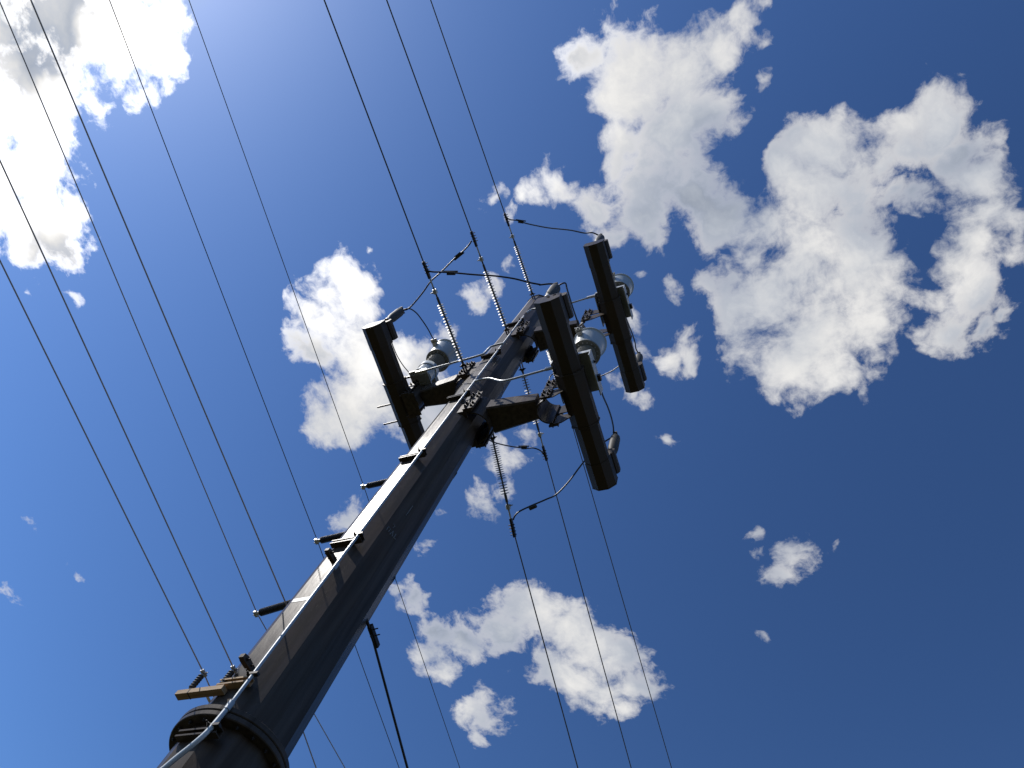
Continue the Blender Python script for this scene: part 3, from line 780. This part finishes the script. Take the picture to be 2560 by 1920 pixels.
for q, top, ye, lab in ((q1, D_(0, 565), 40, 'thick brown wire held by the pin at the crossarm tip, leftmost of all'), (q2, D_(0, 350), None, 'thick brown wire ending at the pin beside the pole edge')):
    x = q.x; q = Vector((x, YC, ZC + 0.22)); a = atx(*top, x)
    s1 = (a.z - q.z) / (a.y - q.y)
    A_ = line_pts(x, q.y, q.z, s1, 0.0003, -30)[::-1]
    if ye: A_ += [Vector((x, q.y + 0.15, q.z - 0.012)), Vector((x - 0.01, q.y + 0.5, q.z - 0.05)), Vector((x - 0.02, PY + 6, q.z - 1.2))]
    wire('line_wire', A_, 0.0047, COPPER, lab, 'wire', G2)
    if ye:
        e0, e1 = atx(512, 1727, x + 0.01), atx(527, 1758, x + 0.01)
        m = MB(); m.slab([e0 + Vector((-0.012, 0, 0)), e0 + Vector((0.012, 0, 0)), e1 + Vector((0.012, 0, 0)), e1 + Vector((-0.012, 0, 0))], (0, 0.003, -0.004)); m.build('white_strip', WHITE, ca)  # flat white strip laid along the wire, just in front of it
# cable that dead-ends on both faces of the pole
x = -4.17; a = atx(*D_(65, 0), x); b = atx(*D_(618, 1300), x)
b = Vector((x, PY - 0.02, b.z + (PY - 0.02 - b.y) * 0.0 - 0.02))
s1 = (a.z - b.z) / (a.y - b.y)
wire('support_cable', line_pts(x, b.y, b.z, s1, 0.0003, -30), 0.0058, COPPER, 'grey brown cable passing behind the pole above the lowest side post', 'cable', G2)
k0 = Vector((PX + 0.26, PY + 0.16, 5.06)); k1 = Vector((-3.6, 3.50, 5.0)); k2 = atx(*D_(880, 1659), -3.6)
de = thing('dead_end_clamp', k0, 'small bolted wedge clamp on the right edge of the pole holding a black cable', 'clamp')
m = MB(); m.tube([k0, k0.lerp(k1, 0.45)], 0.014, 8); m.build('eye_link', BOLT, de)
d = (k1 - k0).normalized(); u = d.cross(Vector((0, 0, 1))).normalized()
m = MB(); m.slab([k0.lerp(k1, 0.42) - u * 0.02, k0.lerp(k1, 0.42) + u * 0.02, k1 + d * 0.08 + u * 0.026, k1 + d * 0.08 - u * 0.012], (0, 0, 0.045))
for f in (0.62, 0.9): m.tube([k0.lerp(k1, f) - u * 0.03 + Vector((0, 0, 0.02)), k0.lerp(k1, f) + u * 0.07 + Vector((0, 0, 0.02))], 0.006, 6)
m.build('wedge_body', BOLT, de)
sb = (k2.z - k1.z) / (k2.y - k1.y)
wire('support_cable', [k1 - d * 0.05] + line_pts(-3.6, k1.y, k1.z, sb, 0.0003, 40), 0.0115, BLACK, 'thick black cable dropping from the wedge clamp to the bottom edge', 'cable')
a = atx(*D_(652, 1572), -3.85); b = atx(*D_(683, 1659), -3.85); sb = (b.z - a.z) / (b.y - a.y)
wire('line_wire', line_pts(-3.85, a.y - 0.15, a.z - sb * 0.15, sb, 0.0003, 30), 0.0048, COPPER, 'faint thin wire leaving low behind the pole, just right of its edge', 'wire', G2)

# ------------------------------------------------------------------ jumper leads
def lead(pix, za, zb, r, label, conn=None, a=None, b=None, mt=None, zs=None):
    n = len(pix)
    seg = [0.0]
    for i in range(1, n): seg.append(seg[-1] + math.dist(pix[i], pix[i - 1]))
    P_ = [atz(p[0], p[1], (za + (zb - za) * s / seg[-1]) if zs is None else zs[i]) for i, (p, s) in enumerate(zip(pix, seg))]
    if a is not None: P_ = [Vector(a)] + P_
    if b is not None: P_ = P_ + [Vector(b)]
    org = P_[0]
    if conn is None:
        return wire('jumper_lead', smoothpath(P_, 6), r, mt or BLACK, label, 'cable', 'short leads looping around the beams', 8)
    t = thing('jumper_lead', org, label, 'cable', 'short leads looping around the beams')
    m = MB(); m.tube(smoothpath(P_, 6), r, 8); m.build('cable', mt or BLACK, t)
    s = conn; seg2 = math.dist(pix[0], pix[-1])
    c = atz(*s[0], za + (zb - za) * s[2]); e = atz(*s[1], za + (zb - za) * s[2])
    d = (e - c).normalized(); u = d.cross(Vector((0, 0, 1))).normalized()
    m = MB(); m.slab([c - u * 0.028, c + u * 0.028, e + u * 0.028, e - u * 0.028], (0, 0, 0.04)); m.build('parallel_clamp', POSTG, t)
    m = MB(); m.tube([c - d * 0.05 + u * 0.022 + Vector((0, 0, 0.02)), e + d * 0.04 + u * 0.022 + Vector((0, 0, 0.02))], r, 8); m.build('tail', mt or BLACK, t)
    return t
topB0 = PT['B', 0] + Vector((0, 0, 0.70)); topA0 = PT['A', 0] + Vector((0, 0, 0.70)); topC0 = PT['C', 0] + Vector((0, 0, 0.70))
topB1 = PT['B', 1] + Vector((0, 0, 0.70)); topC1 = PT['C', 1] + Vector((0, 0, 0.70)); topA1 = PT['A', 1] + Vector((0, 0, 0.70))
lead([z2_(895, 318), z2_(960, 330), z2_(1060, 333), z2_(1180, 340), z2_(1400, 360), z2_(1600, 372), z2_(1800, 400), z2_(1960, 440), z2_(2074, 462), z1_(620, 880), z1_(740, 870)], SP['S1'].z, topB0.z, 0.0125,
     'long dark lead sweeping right from the left line wire to the lowest beam', (z2_(1105, 345), z2_(1190, 345), 0.15), None, topB0)
lead([z2_(1365, 8), z2_(1330, 60), z2_(1250, 140), z2_(1190, 190), z2_(1050, 330), z2_(945, 425), z2_(870, 530), z2_(790, 630), z2_(735, 690), z2_(690, 722)], SP['S2'].z, topA0.z, 0.0125,
     'dark lead crossing down left from the middle line wire to the left beam', (z2_(1250, 140), z2_(1195, 185), 0.25), None, topA0)
lead([z1_(275, 180), z1_(310, 203), z1_(390, 213), z1_(470, 240), z1_(580, 265), z1_(720, 290), z1_(930, 312), z1_(1080, 342), z1_(1170, 340)], SP['S3'].z, topC0.z, 0.0125,
     'dark lead swinging right from the topmost line wire to the farthest beam', (z1_(395, 222), z1_(450, 230), 0.2), None, topC0)
def term(u): return Vector(u) + Vector((-0.065, -0.30, 1.46))
lead([z2_(720, 712), z2_(790, 755), z2_(850, 830), z2_(910, 920), z2_(960, 1015)], topA0.z + 0.02, term(UA).z + 0.1, 0.011, 'curved lead from the left post over to the left bell', None, topA0, term(UA))
lead([z1_(880, 860), z1_(905, 930), z1_(960, 1110), z1_(1010, 1260)], topB0.z + 0.02, term(UB).z + 0.05, 0.011, 'nearly straight lead from the near lowest-beam post to its bell', None, topB0, term(UB))
lead([z1_(1252, 350), z1_(1275, 420), z1_(1310, 540), z1_(1345, 690)], topC0.z + 0.02, term(UC).z + 0.05, 0.011, 'lead running from the near post of the farthest beam to its bell', None, topC0, term(UC))
lead([z2_(505, 915), z2_(515, 985), z2_(545, 1085), z2_(590, 1195), z2_(650, 1295), z2_(722, 1382)], PT['A', 0].z - 0.02, UA[2] + 0.3, 0.008, 'thin lead hanging in a long bow beside the left beam', None, PT['A', 0], None)
lead([z3_(1462, 525), z3_(1490, 600), z3_(1530, 690), z3_(1565, 790), z3_(1588, 890), z3_(1595, 960)], UB[2] + 0.45, topB1.z, 0.0115, 'bowed lead from under the lowest right bell to the rear post', None, None, topB1)
lead([z1_(1512, 1215), z1_(1545, 1300), z1_(1580, 1390), z1_(1608, 1480), z1_(1618, 1545)], UC[2] + 0.45, topC1.z, 0.0115, 'bowed lead from under the farthest bell to its rear post', None, None, topC1)
lead([(1200, 1085), z3_(310, 1042), z3_(400, 1075), z3_(540, 1105), z3_(690, 1122), z3_(760, 1120), z3_(830, 1145), z3_(870, 1190), z3_(900, 1250)], topA1.z, SP['T2'].z, 0.0115,
     'dark lead coming from behind the pole to the middle lower wire', (z3_(635, 1118), z3_(690, 1118), 0.6), topA1, SP['T2'])
lead([(1283, 1300), (1287, 1290), (1298, 1279), (1320, 1268), (1364, 1249), (1391, 1236), (1422, 1204), (1449, 1168), (1471, 1141), (1500, 1112)], SP['T1'].z, topB1.z, 0.0115,
     'dark lead rising in an S from the lower left wire behind the lowest beam', (z4_(1960, 1130), z4_(2030, 1100), 0.3), None, topB1)
lead([z3_(1300, 440), z3_(1380, 410), z3_(1455, 378), z3_(1560, 330), z3_(1640, 278), z3_(1720, 215)], SP['T3'].z, topC1.z, 0.011, 'short lead slanting between the lowest bell stand and the farthest beam', None, None, topC1)
lead([z3_(1000, 348), z3_(955, 358), z3_(930, 390), z3_(930, 432)], 9.5, 9.25, 0.007, 'small looped ground lead above the lowest arm tip', None)
